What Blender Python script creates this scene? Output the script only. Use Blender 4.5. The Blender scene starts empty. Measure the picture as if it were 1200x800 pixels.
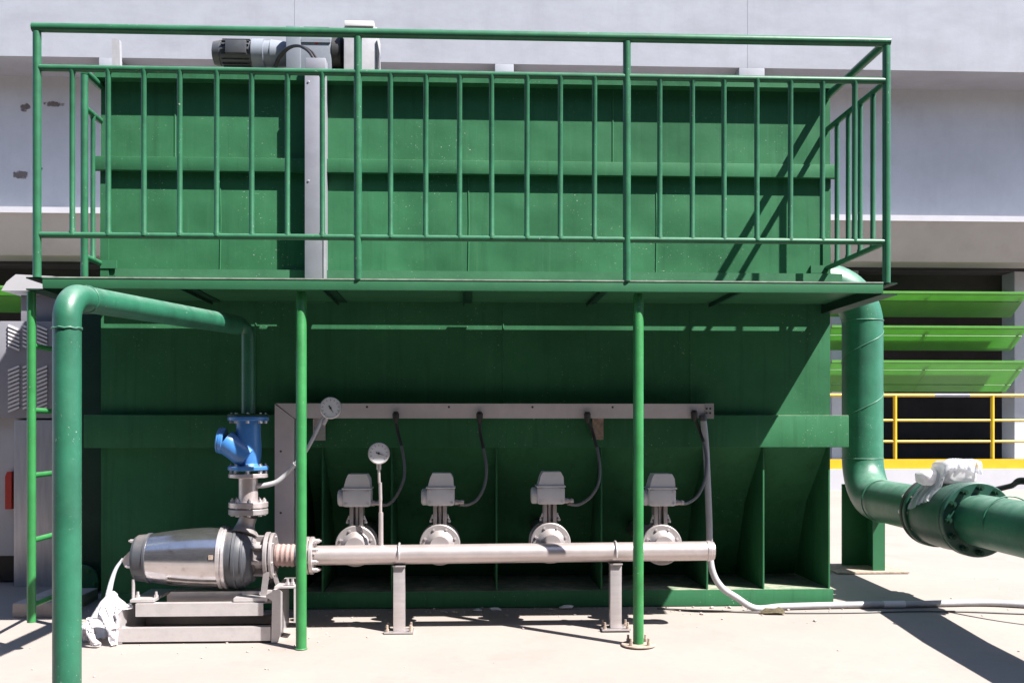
import bpy, bmesh, math, random
import numpy as np
from mathutils import Vector, Matrix, noise
random.seed(7)
SC = bpy.context.scene
COL = SC.collection

# ------------------------------------------------------------------ camera
YAW = math.radians(2.6)
CAM = Vector((-0.035, 0.0, 1.035))
cd = bpy.data.cameras.new('camera')
cd.sensor_width = 36; cd.lens = 36; cd.shift_y = 100/1200
cd.clip_start = 0.05; cd.clip_end = 3000
cam = bpy.data.objects.new('camera', cd); COL.objects.link(cam)
cam.location = CAM; cam.rotation_euler = (math.pi/2, 0, -YAW)
SC.camera = cam

# ------------------------------------------------------------------ sky, sun, exposure
SUN = Vector((-1.5, 1.0, -2.5)).normalized()
elev = math.asin(-SUN.z); azim = math.atan2(-SUN.x, -SUN.y)
w = bpy.data.worlds.new('World'); SC.world = w; w.use_nodes = True
nt = w.node_tree; nt.nodes.clear()
sk = nt.nodes.new('ShaderNodeTexSky'); sk.sky_type = 'NISHITA'; sk.sun_disc = False
sk.sun_elevation = elev; sk.sun_rotation = azim; sk.dust_density = 0.6; sk.air_density = 0.7; sk.ozone_density = 2.0
bg = nt.nodes.new('ShaderNodeBackground'); bg.inputs[1].default_value = 0.095
wo = nt.nodes.new('ShaderNodeOutputWorld')
nt.links.new(sk.outputs[0], bg.inputs[0]); nt.links.new(bg.outputs[0], wo.inputs[0])
sd = bpy.data.lights.new('sun', 'SUN'); sd.energy = 5.0; sd.angle = math.radians(0.53); sd.color = (1.0, 0.965, 0.92)
so = bpy.data.objects.new('sun', sd); COL.objects.link(so); so.location = (6, -4, 12)
so.rotation_euler = SUN.to_track_quat('-Z', 'Y').to_euler()
SC.view_settings.view_transform = 'Standard'; SC.view_settings.look = 'None'
SC.view_settings.gamma = 1; SC.view_settings.use_curve_mapping = False
SC.view_settings.exposure = 1.78
SC.render.engine = 'CYCLES'
SC.cycles.use_denoising = True
SC.cycles.max_bounces = 10; SC.cycles.diffuse_bounces = 6; SC.cycles.transparent_max_bounces = 16

# ------------------------------------------------------------------ helpers
def at(px, py, Y):
    """measured spot on the photo + its known depth -> metres"""
    u = (px-600)/1200; v = (500-py)/1200
    c, s = math.cos(YAW), math.sin(YAW)
    t = Y/(c-u*s)
    return Vector((CAM.x+(u*c+s)*t, Y, CAM.z+v*t))

def gz(Y):
    P = [(-1e4, -.19), (1.5, -.19), (5.06, -.052), (5.85, 0), (7.2, .02), (15, .09), (1e4, .09)]
    for (a, za), (b, zb) in zip(P, P[1:]):
        if Y <= b: return za+(zb-za)*(Y-a)/(b-a)

MATS = {}
ALB = .58   # one scale for every paint and concrete colour, paired with the exposure above
def mat(name, col, rough=.5, metal=0, var=.12, scale=6, bump=.0, bscale=60, dust=0, dustcol=(.5, .42, .36),
        stain=0, staincol=(.1, .06, .04), sscale=3, coat=0, spec=.5, streak=False, fine=0, specks=0, runs=0, warp=0):
    col, dustcol, staincol = ([tuple(c*ALB for c in q) for q in (col, dustcol, staincol)])
    m = bpy.data.materials.new(name); m.use_nodes = True
    n = m.node_tree.nodes; L = m.node_tree.links
    b = n['Principled BSDF']; b.inputs['Roughness'].default_value = rough; b.inputs['Metallic'].default_value = metal
    b.inputs['Coat Weight'].default_value = coat; b.inputs['Specular IOR Level'].default_value = spec
    g = n.new('ShaderNodeNewGeometry')
    def noise_(sc, det=5, rg=.6, vec=None):
        t = n.new('ShaderNodeTexNoise'); t.inputs['Scale'].default_value = sc; t.inputs['Detail'].default_value = det
        t.inputs['Roughness'].default_value = rg; L.new(vec or g.outputs['Position'], t.inputs['Vector']); return t.outputs['Fac']
    def ramp(src, a, c2):
        r = n.new('ShaderNodeMapRange'); r.inputs['From Min'].default_value = a; r.inputs['From Max'].default_value = c2
        L.new(src, r.inputs['Value']); return r.outputs['Result']
    def mix(fac, A, B):
        x = n.new('ShaderNodeMix'); x.data_type = 'RGBA'
        if isinstance(fac, float): x.inputs['Factor'].default_value = fac
        else: L.new(fac, x.inputs['Factor'])
        for i, v in ((6, A), (7, B)):
            if isinstance(v, tuple): x.inputs[i].default_value = (*v, 1)
            else: L.new(v, x.inputs[i])
        return x.outputs[2]
    def mul(a, k):
        x = n.new('ShaderNodeMath'); x.operation = 'MULTIPLY'; L.new(a, x.inputs[0])
        if isinstance(k, (int, float)): x.inputs[1].default_value = k
        else: L.new(k, x.inputs[1])
        return x.outputs[0]
    lo = tuple(max(0, c*(1-var)) for c in col); hi = tuple(min(1, c*(1+var)) for c in col)
    vec = None
    if streak:
        mp = n.new('ShaderNodeVectorMath'); mp.operation = 'MULTIPLY'; mp.inputs[1].default_value = streak
        L.new(g.outputs['Position'], mp.inputs[0]); vec = mp.outputs[0]
    c = mix(ramp(noise_(scale, 6, .65, vec), .32, .68), lo, hi)
    if fine:
        c = mix(mul(ramp(noise_(scale*22, 3, .6), .35, .75), fine), c, tuple(x*.6 for x in col))
    if stain:
        c = mix(mul(ramp(noise_(sscale, 7, .7), .56, .70), stain), c, staincol)
    if runs:        # faint rain runs down the plate
        mp2 = n.new('ShaderNodeVectorMath'); mp2.operation = 'MULTIPLY'; mp2.inputs[1].default_value = (11, 11, .55) if dust else (2.6, 2.6, .3)
        L.new(g.outputs['Position'], mp2.inputs[0])
        c = mix(mul(ramp(noise_(1.6, 5, .7, mp2.outputs[0]), .52, .74), runs), c, tuple(x*.62 for x in col))
        c = mix(mul(ramp(noise_(2.3, 5, .7, mp2.outputs[0]), .56, .78), runs*.7), c, tuple(x*1.1+.03 for x in col))
    if dust:
        sx = n.new('ShaderNodeSeparateXYZ'); L.new(g.outputs['Normal'], sx.inputs[0])
        up = ramp(sx.outputs['Z'], .35, .95)
        c = mix(mul(mul(up, ramp(noise_(14, 6, .7), .25, .7)), dust), c, dustcol)
        c = mix(mul(ramp(noise_(23, 8, .8), .55, .8), dust*(.22 if not specks else .05)), c, dustcol)
    if specks:      # overspray dots and small scuffs
        c = mix(mul(mul(ramp(noise_(95, 2, .5), .69, .73), ramp(noise_(2.2, 4, .6), .48, .62)), specks), c, (.32, .34, .30))
        c = mix(mul(ramp(noise_(3.1, 8, .75), .58, .72), specks*.35), c, tuple(x*.75+.02 for x in col))
    L.new(c, b.inputs['Base Color'])
    r = n.new('ShaderNodeMapRange'); r.inputs['To Min'].default_value = max(.05, rough-.09); r.inputs['To Max'].default_value = min(1, rough+.12)
    L.new(noise_(scale*2.3), r.inputs['Value']); L.new(r.outputs[0], b.inputs['Roughness'])
    if bump:
        bp = n.new('ShaderNodeBump'); bp.inputs['Strength'].default_value = bump; bp.inputs['Distance'].default_value = .01
        L.new(noise_(bscale, 6, .7), bp.inputs['Height']); L.new(bp.outputs[0], b.inputs['Normal'])
        if warp:    # plate buckling
            b2 = n.new('ShaderNodeBump'); b2.inputs['Strength'].default_value = warp; b2.inputs['Distance'].default_value = .06
            L.new(noise_(1.7, 2, .5), b2.inputs['Height']); L.new(b2.outputs[0], bp.inputs['Normal'])
    MATS[name] = m; return m

mat('green_paint', (.042, .185, .085), .5, spec=.25, var=.10, scale=2.5, bump=.05, bscale=18, dust=.35, dustcol=(.36, .42, .34), fine=.05)
mat('tank_paint', (.043, .186, .083), .62, spec=.12, var=.17, scale=1.6, bump=.14, bscale=7, runs=.6, warp=.7, dust=.95, specks=.65, dustcol=(.52, .43, .37), stain=.12, staincol=(.10, .25, .15), sscale=8)
mat('rail_paint', (.032, .165, .078), .36, spec=.4, specks=.8, var=.2, scale=9, bump=.04, bscale=40, dust=.3, dustcol=(.35, .45, .36))
mat('post_paint', (.04, .25, .07), .36, spec=.4, specks=.8, var=.16, scale=9, bump=.04, bscale=40, dust=.25, dustcol=(.4, .45, .36))
mat('pipe_paint', (.028, .175, .098), .42, specks=.9, var=.24, scale=5, bump=.12, bscale=24, runs=.4, dust=.55, dustcol=(.36, .46, .40), fine=.06)
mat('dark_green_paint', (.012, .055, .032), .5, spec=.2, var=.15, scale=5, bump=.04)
mat('valve_paint', (.016, .085, .058), .4, var=.15, scale=6, bump=.04, dust=.3, dustcol=(.3, .36, .33))
mat('steel', (.84, .78, .79), .36, metal=.65, var=.10, scale=8, bump=.03, dust=.5, dustcol=(.55, .47, .42), streak=(1, 1, 7))
mat('shiny_steel', (.98, .94, .96), .17, metal=.95, var=.1, scale=12, bump=.02, dust=.25, dustcol=(.55, .47, .42), stain=.6, staincol=(.50, .37, .30), sscale=16)
mat('duct_grey', (.42, .42, .48), .45, metal=.3, var=.08, scale=7, bump=.02)
mat('guard_grey', (.62, .61, .64), .45, metal=.3, var=.1, scale=9, bump=.03)
mat('frame_steel', (.84, .79, .79), .36, metal=.5, var=.12, scale=9, bump=.04, dust=.5, dustcol=(.9, .78, .72), stain=.3, staincol=(.45, .36, .33), sscale=9)
mat('tray_steel', (.98, .88, .92), .45, metal=.35, var=.08, scale=7, bump=.02, dust=.3, dustcol=(.55, .47, .42))
mat('pipe_steel', (.84, .74, .73), .32, metal=.6, var=.09, scale=7, bump=.04, dust=.55, dustcol=(.62, .5, .44), stain=.25, staincol=(.4, .3, .26), sscale=12)
mat('cast_grey', (.47, .43, .43), .45, metal=.45, var=.1, scale=9, bump=.08, bscale=60, dust=.5, dustcol=(.62, .5, .44))
mat('actuator_grey', (.66, .65, .67), .5, var=.06, scale=9, bump=.03, dust=.4, dustcol=(.6, .5, .44))
mat('dark_grey', (.07, .075, .09), .5, var=.15, scale=12, bump=.05, dust=.3)
mat('motor_grey', (.25, .28, .33), .5, var=.08, scale=12, bump=.03, dust=.3, dustcol=(.6, .58, .56))
mat('black_rubber', (.018, .017, .018), .55, var=.2, scale=20, dust=.25, dustcol=(.25, .2, .18))
mat('rubber_pink', (.36, .24, .22), .7, var=.2, scale=22, bump=.2, bscale=90, dust=.5, dustcol=(.6, .45, .4))
mat('toe_paint', (.062, .205, .105), .6, var=.15, scale=5, bump=.1, bscale=20, spec=.15, dust=.3, specks=.6)
mat('pale_edge', (.30, .36, .29), .7, var=.35, scale=14)
mat('blue_paint', (.07, .26, .66), .30, var=.12, scale=14, bump=.04, dust=.5, dustcol=(.45, .5, .6))
mat('white_enamel', (.80, .80, .82), .4, var=.03, scale=8)
mat('cable_grey', (.16, .16, .16), .5, var=.1, scale=20, dust=.3)
mat('conduit', (.52, .52, .55), .5, var=.1, scale=12, bump=.1, bscale=160, dust=.4, dustcol=(.65, .55, .5))
mat('rust', (.44, .34, .27), .8, var=.4, scale=30, bump=.2)
mat('yellow_paint', (.80, .50, .015), .4, var=.08, scale=5, dust=.2, dustcol=(.8, .68, .4))
mat('grey_tape', (.25, .25, .28), .6)
mat('concrete_ground', (.385, .328, .295), .85, var=.07, scale=.9, bump=.12, bscale=26, stain=.42, staincol=(.27, .225, .19), sscale=1.6, fine=.10)
mat('absorber_asphalt', (.05, .05, .052), .9, var=.2, scale=3, bump=.3, bscale=120)
mat('blocker_render', (.20, .20, .20), .9, var=.12, scale=1.5, bump=.1, bscale=10)
mat('black_glass', (.02, .022, .025), .08)
mat('concrete_pale', (.425, .435, .475), .85, var=.10, runs=.16, scale=1.1, bump=.15, bscale=12, stain=.35, staincol=(.36, .35, .38), sscale=1.3, streak=(1, 1, 2.2), fine=.06)
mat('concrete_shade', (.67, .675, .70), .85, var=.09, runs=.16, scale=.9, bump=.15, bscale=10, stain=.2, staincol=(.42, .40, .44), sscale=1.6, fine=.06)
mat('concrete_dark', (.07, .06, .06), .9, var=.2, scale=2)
mat('concrete_soffit', (.55, .52, .49), .9, var=.08, scale=1.2, bump=.1, bscale=10, stain=.2, staincol=(.3, .27, .26), sscale=2)
mat('white_wall', (.60, .59, .63), .85, var=.05, scale=3, bump=.08)
mat('block_concrete', (.55, .47, .43), .9, var=.12, scale=12, bump=.3, bscale=50)
mat('panel_steel', (.72, .69, .70), .35, metal=.35, var=.12, scale=6, bump=.02, dust=.2, streak=(6, 1, .6))
mat('machine_grey', (.36, .35, .39), .5, var=.06, scale=5, bump=.02, metal=.1, dust=.2)
mat('machine_white', (.62, .61, .64), .5, var=.05, scale=5, bump=.02)
mat('slat_white', (.95, .92, .94), .45, var=.03)
mat('red_paint', (.60, .035, .02), .4, var=.1)
mat('brown_leaf', (.22, .18, .10), .8, var=.3, scale=60)
mat('stain_brown', (.26, .21, .2), .9, var=.3, scale=20)

def glassy(name, col, trans_w, rough=.35, transp=0):
    m = bpy.data.materials.new(name); m.use_nodes = True
    n = m.node_tree.nodes; L = m.node_tree.links; n.clear()
    o = n.new('ShaderNodeOutputMaterial'); g = n.new('ShaderNodeNewGeometry')
    t = n.new('ShaderNodeTexNoise'); t.inputs['Scale'].default_value = 5; t.inputs['Detail'].default_value = 5; L.new(g.outputs['Position'], t.inputs['Vector'])
    x = n.new('ShaderNodeMix'); x.data_type = 'RGBA'; L.new(t.outputs['Fac'], x.inputs['Factor'])
    x.inputs[6].default_value = (*[c*.85 for c in col], 1); x.inputs[7].default_value = (*[min(1, c*1.12) for c in col], 1)
    p = n.new('ShaderNodeBsdfPrincipled'); p.inputs['Roughness'].default_value = rough; L.new(x.outputs[2], p.inputs['Base Color'])
    tr = n.new('ShaderNodeBsdfTranslucent'); L.new(x.outputs[2], tr.inputs['Color'])
    ms = n.new('ShaderNodeMixShader'); ms.inputs[0].default_value = trans_w
    L.new(p.outputs[0], ms.inputs[1]); L.new(tr.outputs[0], ms.inputs[2]); out = ms.outputs[0]
    if transp:
        tp = n.new('ShaderNodeBsdfTransparent'); m2 = n.new('ShaderNodeMixShader'); m2.inputs[0].default_value = transp
        L.new(out, m2.inputs[1]); L.new(tp.outputs[0], m2.inputs[2]); out = m2.outputs[0]
    L.new(out, o.inputs[0]); MATS[name] = m
glassy('green_sheet', (.18, .42, .11), .6)
glassy('white_plastic', (.74, .72, .74), .5, .22)
glassy('film', (.66, .66, .70), .4, .12, .35)

def ragged(name, col):
    m = bpy.data.materials.new(name); m.use_nodes = True
    n = m.node_tree.nodes; L = m.node_tree.links
    b = n['Principled BSDF']; b.inputs['Base Color'].default_value = (*[c*ALB for c in col], 1); b.inputs['Roughness'].default_value = .9
    tc = n.new('ShaderNodeTexCoord'); ns = n.new('ShaderNodeTexNoise'); ns.inputs['Scale'].default_value = 15; ns.inputs['Detail'].default_value = 7; ns.inputs['Roughness'].default_value = .7
    g = n.new('ShaderNodeNewGeometry'); L.new(g.outputs['Position'], ns.inputs['Vector'])
    gr = n.new('ShaderNodeTexGradient'); gr.gradient_type = 'SPHERICAL'
    mp = n.new('ShaderNodeMapping'); mp.inputs['Location'].default_value = (-1, 0, -1); mp.inputs['Scale'].default_value = (2, 0, 2)
    L.new(tc.outputs['Generated'], mp.inputs['Vector']); L.new(mp.outputs[0], gr.inputs['Vector'])
    a = n.new('ShaderNodeMath'); a.operation = 'MULTIPLY'; L.new(gr.outputs['Fac'], a.inputs[0]); L.new(ns.outputs['Fac'], a.inputs[1])
    r = n.new('ShaderNodeMapRange'); r.inputs['From Min'].default_value = .25; r.inputs['From Max'].default_value = .33; r.inputs['To Max'].default_value = .6
    L.new(a.outputs[0], r.inputs['Value']); L.new(r.outputs[0], b.inputs['Alpha']); MATS[name] = m
ragged('rust_stain', (.26, .21, .2))

def mesh(bm, smooth=24):
    bmesh.ops.recalc_face_normals(bm, faces=bm.faces[:])
    me = bpy.data.meshes.new('mesh'); bm.to_mesh(me); bm.free()
    if smooth:
        me.polygons.foreach_set('use_smooth', [True]*len(me.polygons)); me.set_sharp_from_angle(angle=math.radians(smooth))
    return me

def base_of(parent):
    v = Vector((0, 0, 0)); p = parent
    while p is not None: v += p.location; p = p.parent
    return v

def link(name, me, material, parent=None, loc=None):
    """me holds world coordinates unless loc is given"""
    me.name = name
    if not me.materials: me.materials.append(MATS[material])
    o = bpy.data.objects.new(name, me); COL.objects.link(o); o.parent = parent
    b = base_of(parent)
    if loc is not None: o.location = Vector(loc)-b
    else: o.location = -b
    return o

def part(name, bm, material, parent, smooth=24): return link(name, mesh(bm, smooth), material, parent)

def thing(name, label, cat, loc=(0, 0, 0), group=None):
    o = bpy.data.objects.new(name, None); COL.objects.link(o); o.location = loc
    o.empty_display_size = .1
    return tag(o, label, cat, group)
def tag(o, label, cat, group=None):
    o['label'] = label; o['category'] = cat
    if group: o['group'] = group
    return o
def struct(o): o['kind'] = 'structure'; return o
def copy_tree(o, parent=None):
    c = o.copy(); COL.objects.link(c); c.parent = parent
    for ch in list(o.children): copy_tree(ch, c)
    return c

def box(x0, x1, y0, y1, z0, z1, bev=0, bm=None):
    bm = bm or bmesh.new()
    vs = [bm.verts.new((x, y, z)) for x in (x0, x1) for y in (y0, y1) for z in (z0, z1)]
    fs = [bm.faces.new([vs[i] for i in f]) for f in ((0, 1, 3, 2), (4, 6, 7, 5), (0, 4, 5, 1), (2, 3, 7, 6), (0, 2, 6, 4), (1, 5, 7, 3))]
    if bev:
        es = {e for f in fs for e in f.edges}
        bmesh.ops.bevel(bm, geom=list(es), offset=bev, segments=2, affect='EDGES', profile=.6)
    return bm

def prism(poly, axis, a, b, bm=None):
    """poly: 2d outline; axis 'x' -> (y,z), 'y' -> (x,z), 'z' -> (x,y)"""
    bm = bm or bmesh.new()
    def P(p, t): return {'x': (t, p[0], p[1]), 'y': (p[0], t, p[1]), 'z': (p[0], p[1], t)}[axis]
    A = [bm.verts.new(P(p, a)) for p in poly]; B = [bm.verts.new(P(p, b)) for p in poly]
    bm.faces.new(A); bm.faces.new(B[::-1])
    for i in range(len(poly)):
        j = (i+1) % len(poly); bm.faces.new((A[i], B[i], B[j], A[j]))
    return bm

def tube(pts, r, seg=14, caps=True, bm=None):
    bm = bm or bmesh.new(); pts = [Vector(p) for p in pts]; seg = max(seg, 16)
    if not hasattr(r, '__len__'): r = [r]*len(pts)
    T = []
    for i in range(len(pts)):
        a = pts[max(0, i-1)]; b = pts[min(len(pts)-1, i+1)]; T.append((b-a).normalized())
    u = T[0].orthogonal().normalized(); rings = []
    for i, p in enumerate(pts):
        u = (u-T[i]*u.dot(T[i])).normalized(); v = T[i].cross(u)
        rings.append([bm.verts.new(p+(u*math.cos(2*math.pi*k/seg)+v*math.sin(2*math.pi*k/seg))*r[i]) for k in range(seg)])
    for A, B in zip(rings, rings[1:]):
        for k in range(seg): bm.faces.new((A[k], A[(k+1) % seg], B[(k+1) % seg], B[k]))
    if caps: bm.faces.new(rings[0]); bm.faces.new(rings[-1][::-1])
    return bm

def fillet(pts, R, n=10):
    pts = [Vector(p) for p in pts]; out = [pts[0]]
    for a, p, b in zip(pts, pts[1:], pts[2:]):
        d1 = (a-p).normalized(); d2 = (b-p).normalized(); ang = d1.angle(d2)
        t = min(R/math.tan(ang/2), (a-p).length*.49, (b-p).length*.49); rr = t*math.tan(ang/2)
        c = p+(d1+d2).normalized()*(rr/math.sin(ang/2))
        s = p+d1*t-c; e = p+d2*t-c; tot = s.angle(e)
        ax = s.cross(e).normalized()
        for i in range(n+1): out.append(c+Matrix.Rotation(tot*i/n, 3, ax) @ s)
    out.append(pts[-1]); return out

def smooth_path(pts, n=8):
    pts = [Vector(p) for p in pts]; P = [pts[0]*2-pts[1]]+pts+[pts[-1]*2-pts[-2]]; out = []
    for i in range(1, len(P)-2):
        a, b, c, d = P[i-1:i+3]
        for k in range(n):
            t = k/n
            out.append(.5*((2*b)+(c-a)*t+(2*a-5*b+4*c-d)*t*t+(3*b-a-3*c+d)*t**3))
    out.append(pts[-1]); return out

def lathe(prof, origin, axis, seg=28, bm=None):
    """prof: (distance along axis, radius)"""
    bm = bm or bmesh.new(); ax = Vector(axis).normalized(); o = Vector(origin)
    if seg > 6: seg = max(seg, 18)
    u = ax.orthogonal().normalized(); v = ax.cross(u); rings = []
    for d, r in prof:
        if r < 1e-5: rings.append([bm.verts.new(o+ax*d)])
        else: rings.append([bm.verts.new(o+ax*d+(u*math.cos(2*math.pi*k/seg)+v*math.sin(2*math.pi*k/seg))*r) for k in range(seg)])
    for A, B in zip(rings, rings[1:]):
        if len(A) == 1 and len(B) == 1: continue
        for k in range(seg):
            k2 = (k+1) % seg
            if len(A) == 1: bm.faces.new((A[0], B[k2], B[k]))
            elif len(B) == 1: bm.faces.new((A[k], A[k2], B[0]))
            else: bm.faces.new((A[k], A[k2], B[k2], B[k]))
    if len(rings[0]) > 1: bm.faces.new(rings[0])
    if len(rings[-1]) > 1: bm.faces.new(rings[-1][::-1])
    return bm

def disc(c, axis, r, th, bev=.003, seg=32):
    return lathe([(-th/2, r-bev), (-th/2+bev, r), (th/2-bev, r), (th/2, r-bev)], c, axis, seg)

def bolts(parent, c, axis, pr, n, r, L, material, phase=0):
    """hex bolts through a flange, each its own part, one shared mesh"""
    ax = Vector(axis).normalized(); u = ax.orthogonal().normalized(); v = ax.cross(u)
    me = mesh(lathe([(-L/2, r), (L/2, r), (L/2, r*.5), (L/2+r*.7, r*.5)], (0, 0, 0), axis, 6), 30)
    for k in range(n):
        t = 2*math.pi*(k+phase)/n
        link('bolt', me, material, parent, Vector(c)+(u*math.cos(t)+v*math.sin(t))*pr)

def crumple(c, size, sub, amp, freq, seed, floor=None):
    bm = bmesh.new(); bmesh.ops.create_icosphere(bm, subdivisions=sub, radius=1)
    off = Vector((seed*3.1, seed*1.7, seed*.9))
    for v in bm.verts:
        d = v.co.normalized()
        a = 1-abs(noise.noise(d*freq+off))*2; b = 1-abs(noise.noise(d*freq*2.3+off*2))*2
        k = 1+amp*(a*.7+b*.4-.4)+noise.noise(d*1.2+off)*amp*.8
        v.co = Vector((d.x*size[0]*k, d.y*size[1]*k, d.z*size[2]*k))+Vector(c)
        if floor is not None and v.co.z < floor: v.co.z = floor+.002*random.random()
    return bm

def drape_cloth(c0, size, rest, n, collide, steps=260, seed=0, stiff=.35, tilt=0):
    """settle a crumpled sheet under gravity: Verlet points, distance links, collide() pushes points out of solids"""
    rng = np.random.default_rng(seed)
    nx, ny = n; u = np.linspace(-.5, .5, nx); v = np.linspace(-.5, .5, ny); U, V = np.meshgrid(u, v, indexing='ij')
    P = np.stack([c0[0]+U*size[0], c0[1]+V*size[1], c0[2]+tilt*U+0*U], -1)
    for k in range(5):
        fx, fy, ph = rng.uniform(1.5, 6), rng.uniform(1.5, 6), rng.uniform(0, 6)
        P[..., 2] += .022*np.sin(2*np.pi*(fx*U+fy*V)*.8+ph)/(1+.4*k)
        P[..., 0] += .008*np.sin(2*np.pi*(fy*V)+ph); P[..., 1] += .008*np.sin(2*np.pi*(fx*U)-ph)
    P += rng.normal(0, .002, P.shape); Q = P.copy()
    dx, dy = rest[0]/(nx-1), rest[1]/(ny-1); dd = math.hypot(dx, dy)
    links = [((slice(0, -1), slice(None)), (slice(1, None), slice(None)), dx, 1), ((slice(None), slice(0, -1)), (slice(None), slice(1, None)), dy, 1),
             ((slice(0, -1), slice(0, -1)), (slice(1, None), slice(1, None)), dd, .7), ((slice(1, None), slice(0, -1)), (slice(0, -1), slice(1, None)), dd, .7),
             ((slice(0, -2), slice(None)), (slice(2, None), slice(None)), 2*dx, stiff*.3), ((slice(None), slice(0, -2)), (slice(None), slice(2, None)), 2*dy, stiff*.3)]
    for it in range(steps):
        vel = (P-Q)*.96; Q = P.copy(); P = P+vel; P[..., 2] -= .0009
        for _ in range(5):
            for a, b, L0, k in links:
                d = P[b]-P[a]; l = np.maximum(np.linalg.norm(d, axis=-1, keepdims=True), 1e-6)
                m = d*(.5*k*.9*(l-L0)/l)
                P[a] += m; P[b] -= m
        P = collide(P, Q)
    return P

def sheet(P):
    bm = bmesh.new(); nx, ny = P.shape[:2]
    V = [[bm.verts.new(P[i, j]) for j in range(ny)] for i in range(nx)]
    for i in range(nx-1):
        for j in range(ny-1): bm.faces.new((V[i][j], V[i+1][j], V[i+1][j+1], V[i][j+1]))
    bmesh.ops.subdivide_edges(bm, edges=bm.edges[:], cuts=1, use_grid_fill=True, smooth=.6)
    return bm

# ------------------------------------------------------------------ ground
def ground():
    bm = bmesh.new()
    ys = [-60, 0, 1.5, 3, 4, 5.06, 5.45, 5.85, 6.5, 7.2, 10, 15, 40, 400]; xs = [-400, -60, -10, -4, -2, 0, 2, 4, 10, 60, 400]
    V = [[bm.verts.new((x, y, gz(y))) for x in xs] for y in ys]
    for a, b in zip(V, V[1:]):
        for i in range(len(xs)-1): bm.faces.new((a[i], a[i+1], b[i+1], b[i]))
    return struct(part('ground', bm, 'concrete_ground', None, 60))
ground()
def absorber_strip():  # dark asphalt added, mostly out of view, to cut ground bounce onto the tank
    bm = bmesh.new(); ys = [-60, 0, 1.5, 3.25]; xs = [-400, -60, -8, 8, 60, 400]
    V = [[bm.verts.new((x, y, gz(y)+.004)) for x in xs] for y in ys]
    for a, b in zip(V, V[1:]):
        for i in range(len(xs)-1): bm.faces.new((a[i], a[i+1], b[i+1], b[i]))
    struct(part('bounce_absorber', bm, 'absorber_asphalt', None, 60))
absorber_strip()
def sky_blocker():  # unseen building added to block low sky and darken the shade under the deck
    t = thing('sky_blocker', 'plain grey building added unseen behind the camera to block low sky light', 'building', (0, -4.5, gz(-4)))
    z0 = gz(-4)
    part('wall', box(-26, 26, -12, -4.2, z0, 9.4), 'blocker_render', t)
    part('parapet', box(-26.2, 26.2, -12.1, -4.05, 9.401, 9.9, .03), 'concrete_soffit', t)
    part('roof_edge', box(-26.1, 26.1, -4.199, -4.1, 4.6, 4.8, .01), 'concrete_soffit', t)
    for k in range(10):
        x = -23.4+5.2*k
        for zb, zt in ((1.0, 2.9), (5.6, 7.6)):
            w_ = part('window', box(x-1.1, x+1.1, -4.199, -4.14, zb, zt), 'dark_grey', t)
            part('pane', box(x-1.0, x-.03, -4.139, -4.13, zb+.1, zt-.1), 'black_glass', w_)
            part('pane', box(x+.03, x+1.0, -4.139, -4.13, zb+.1, zt-.1), 'black_glass', w_)
sky_blocker()

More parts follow.
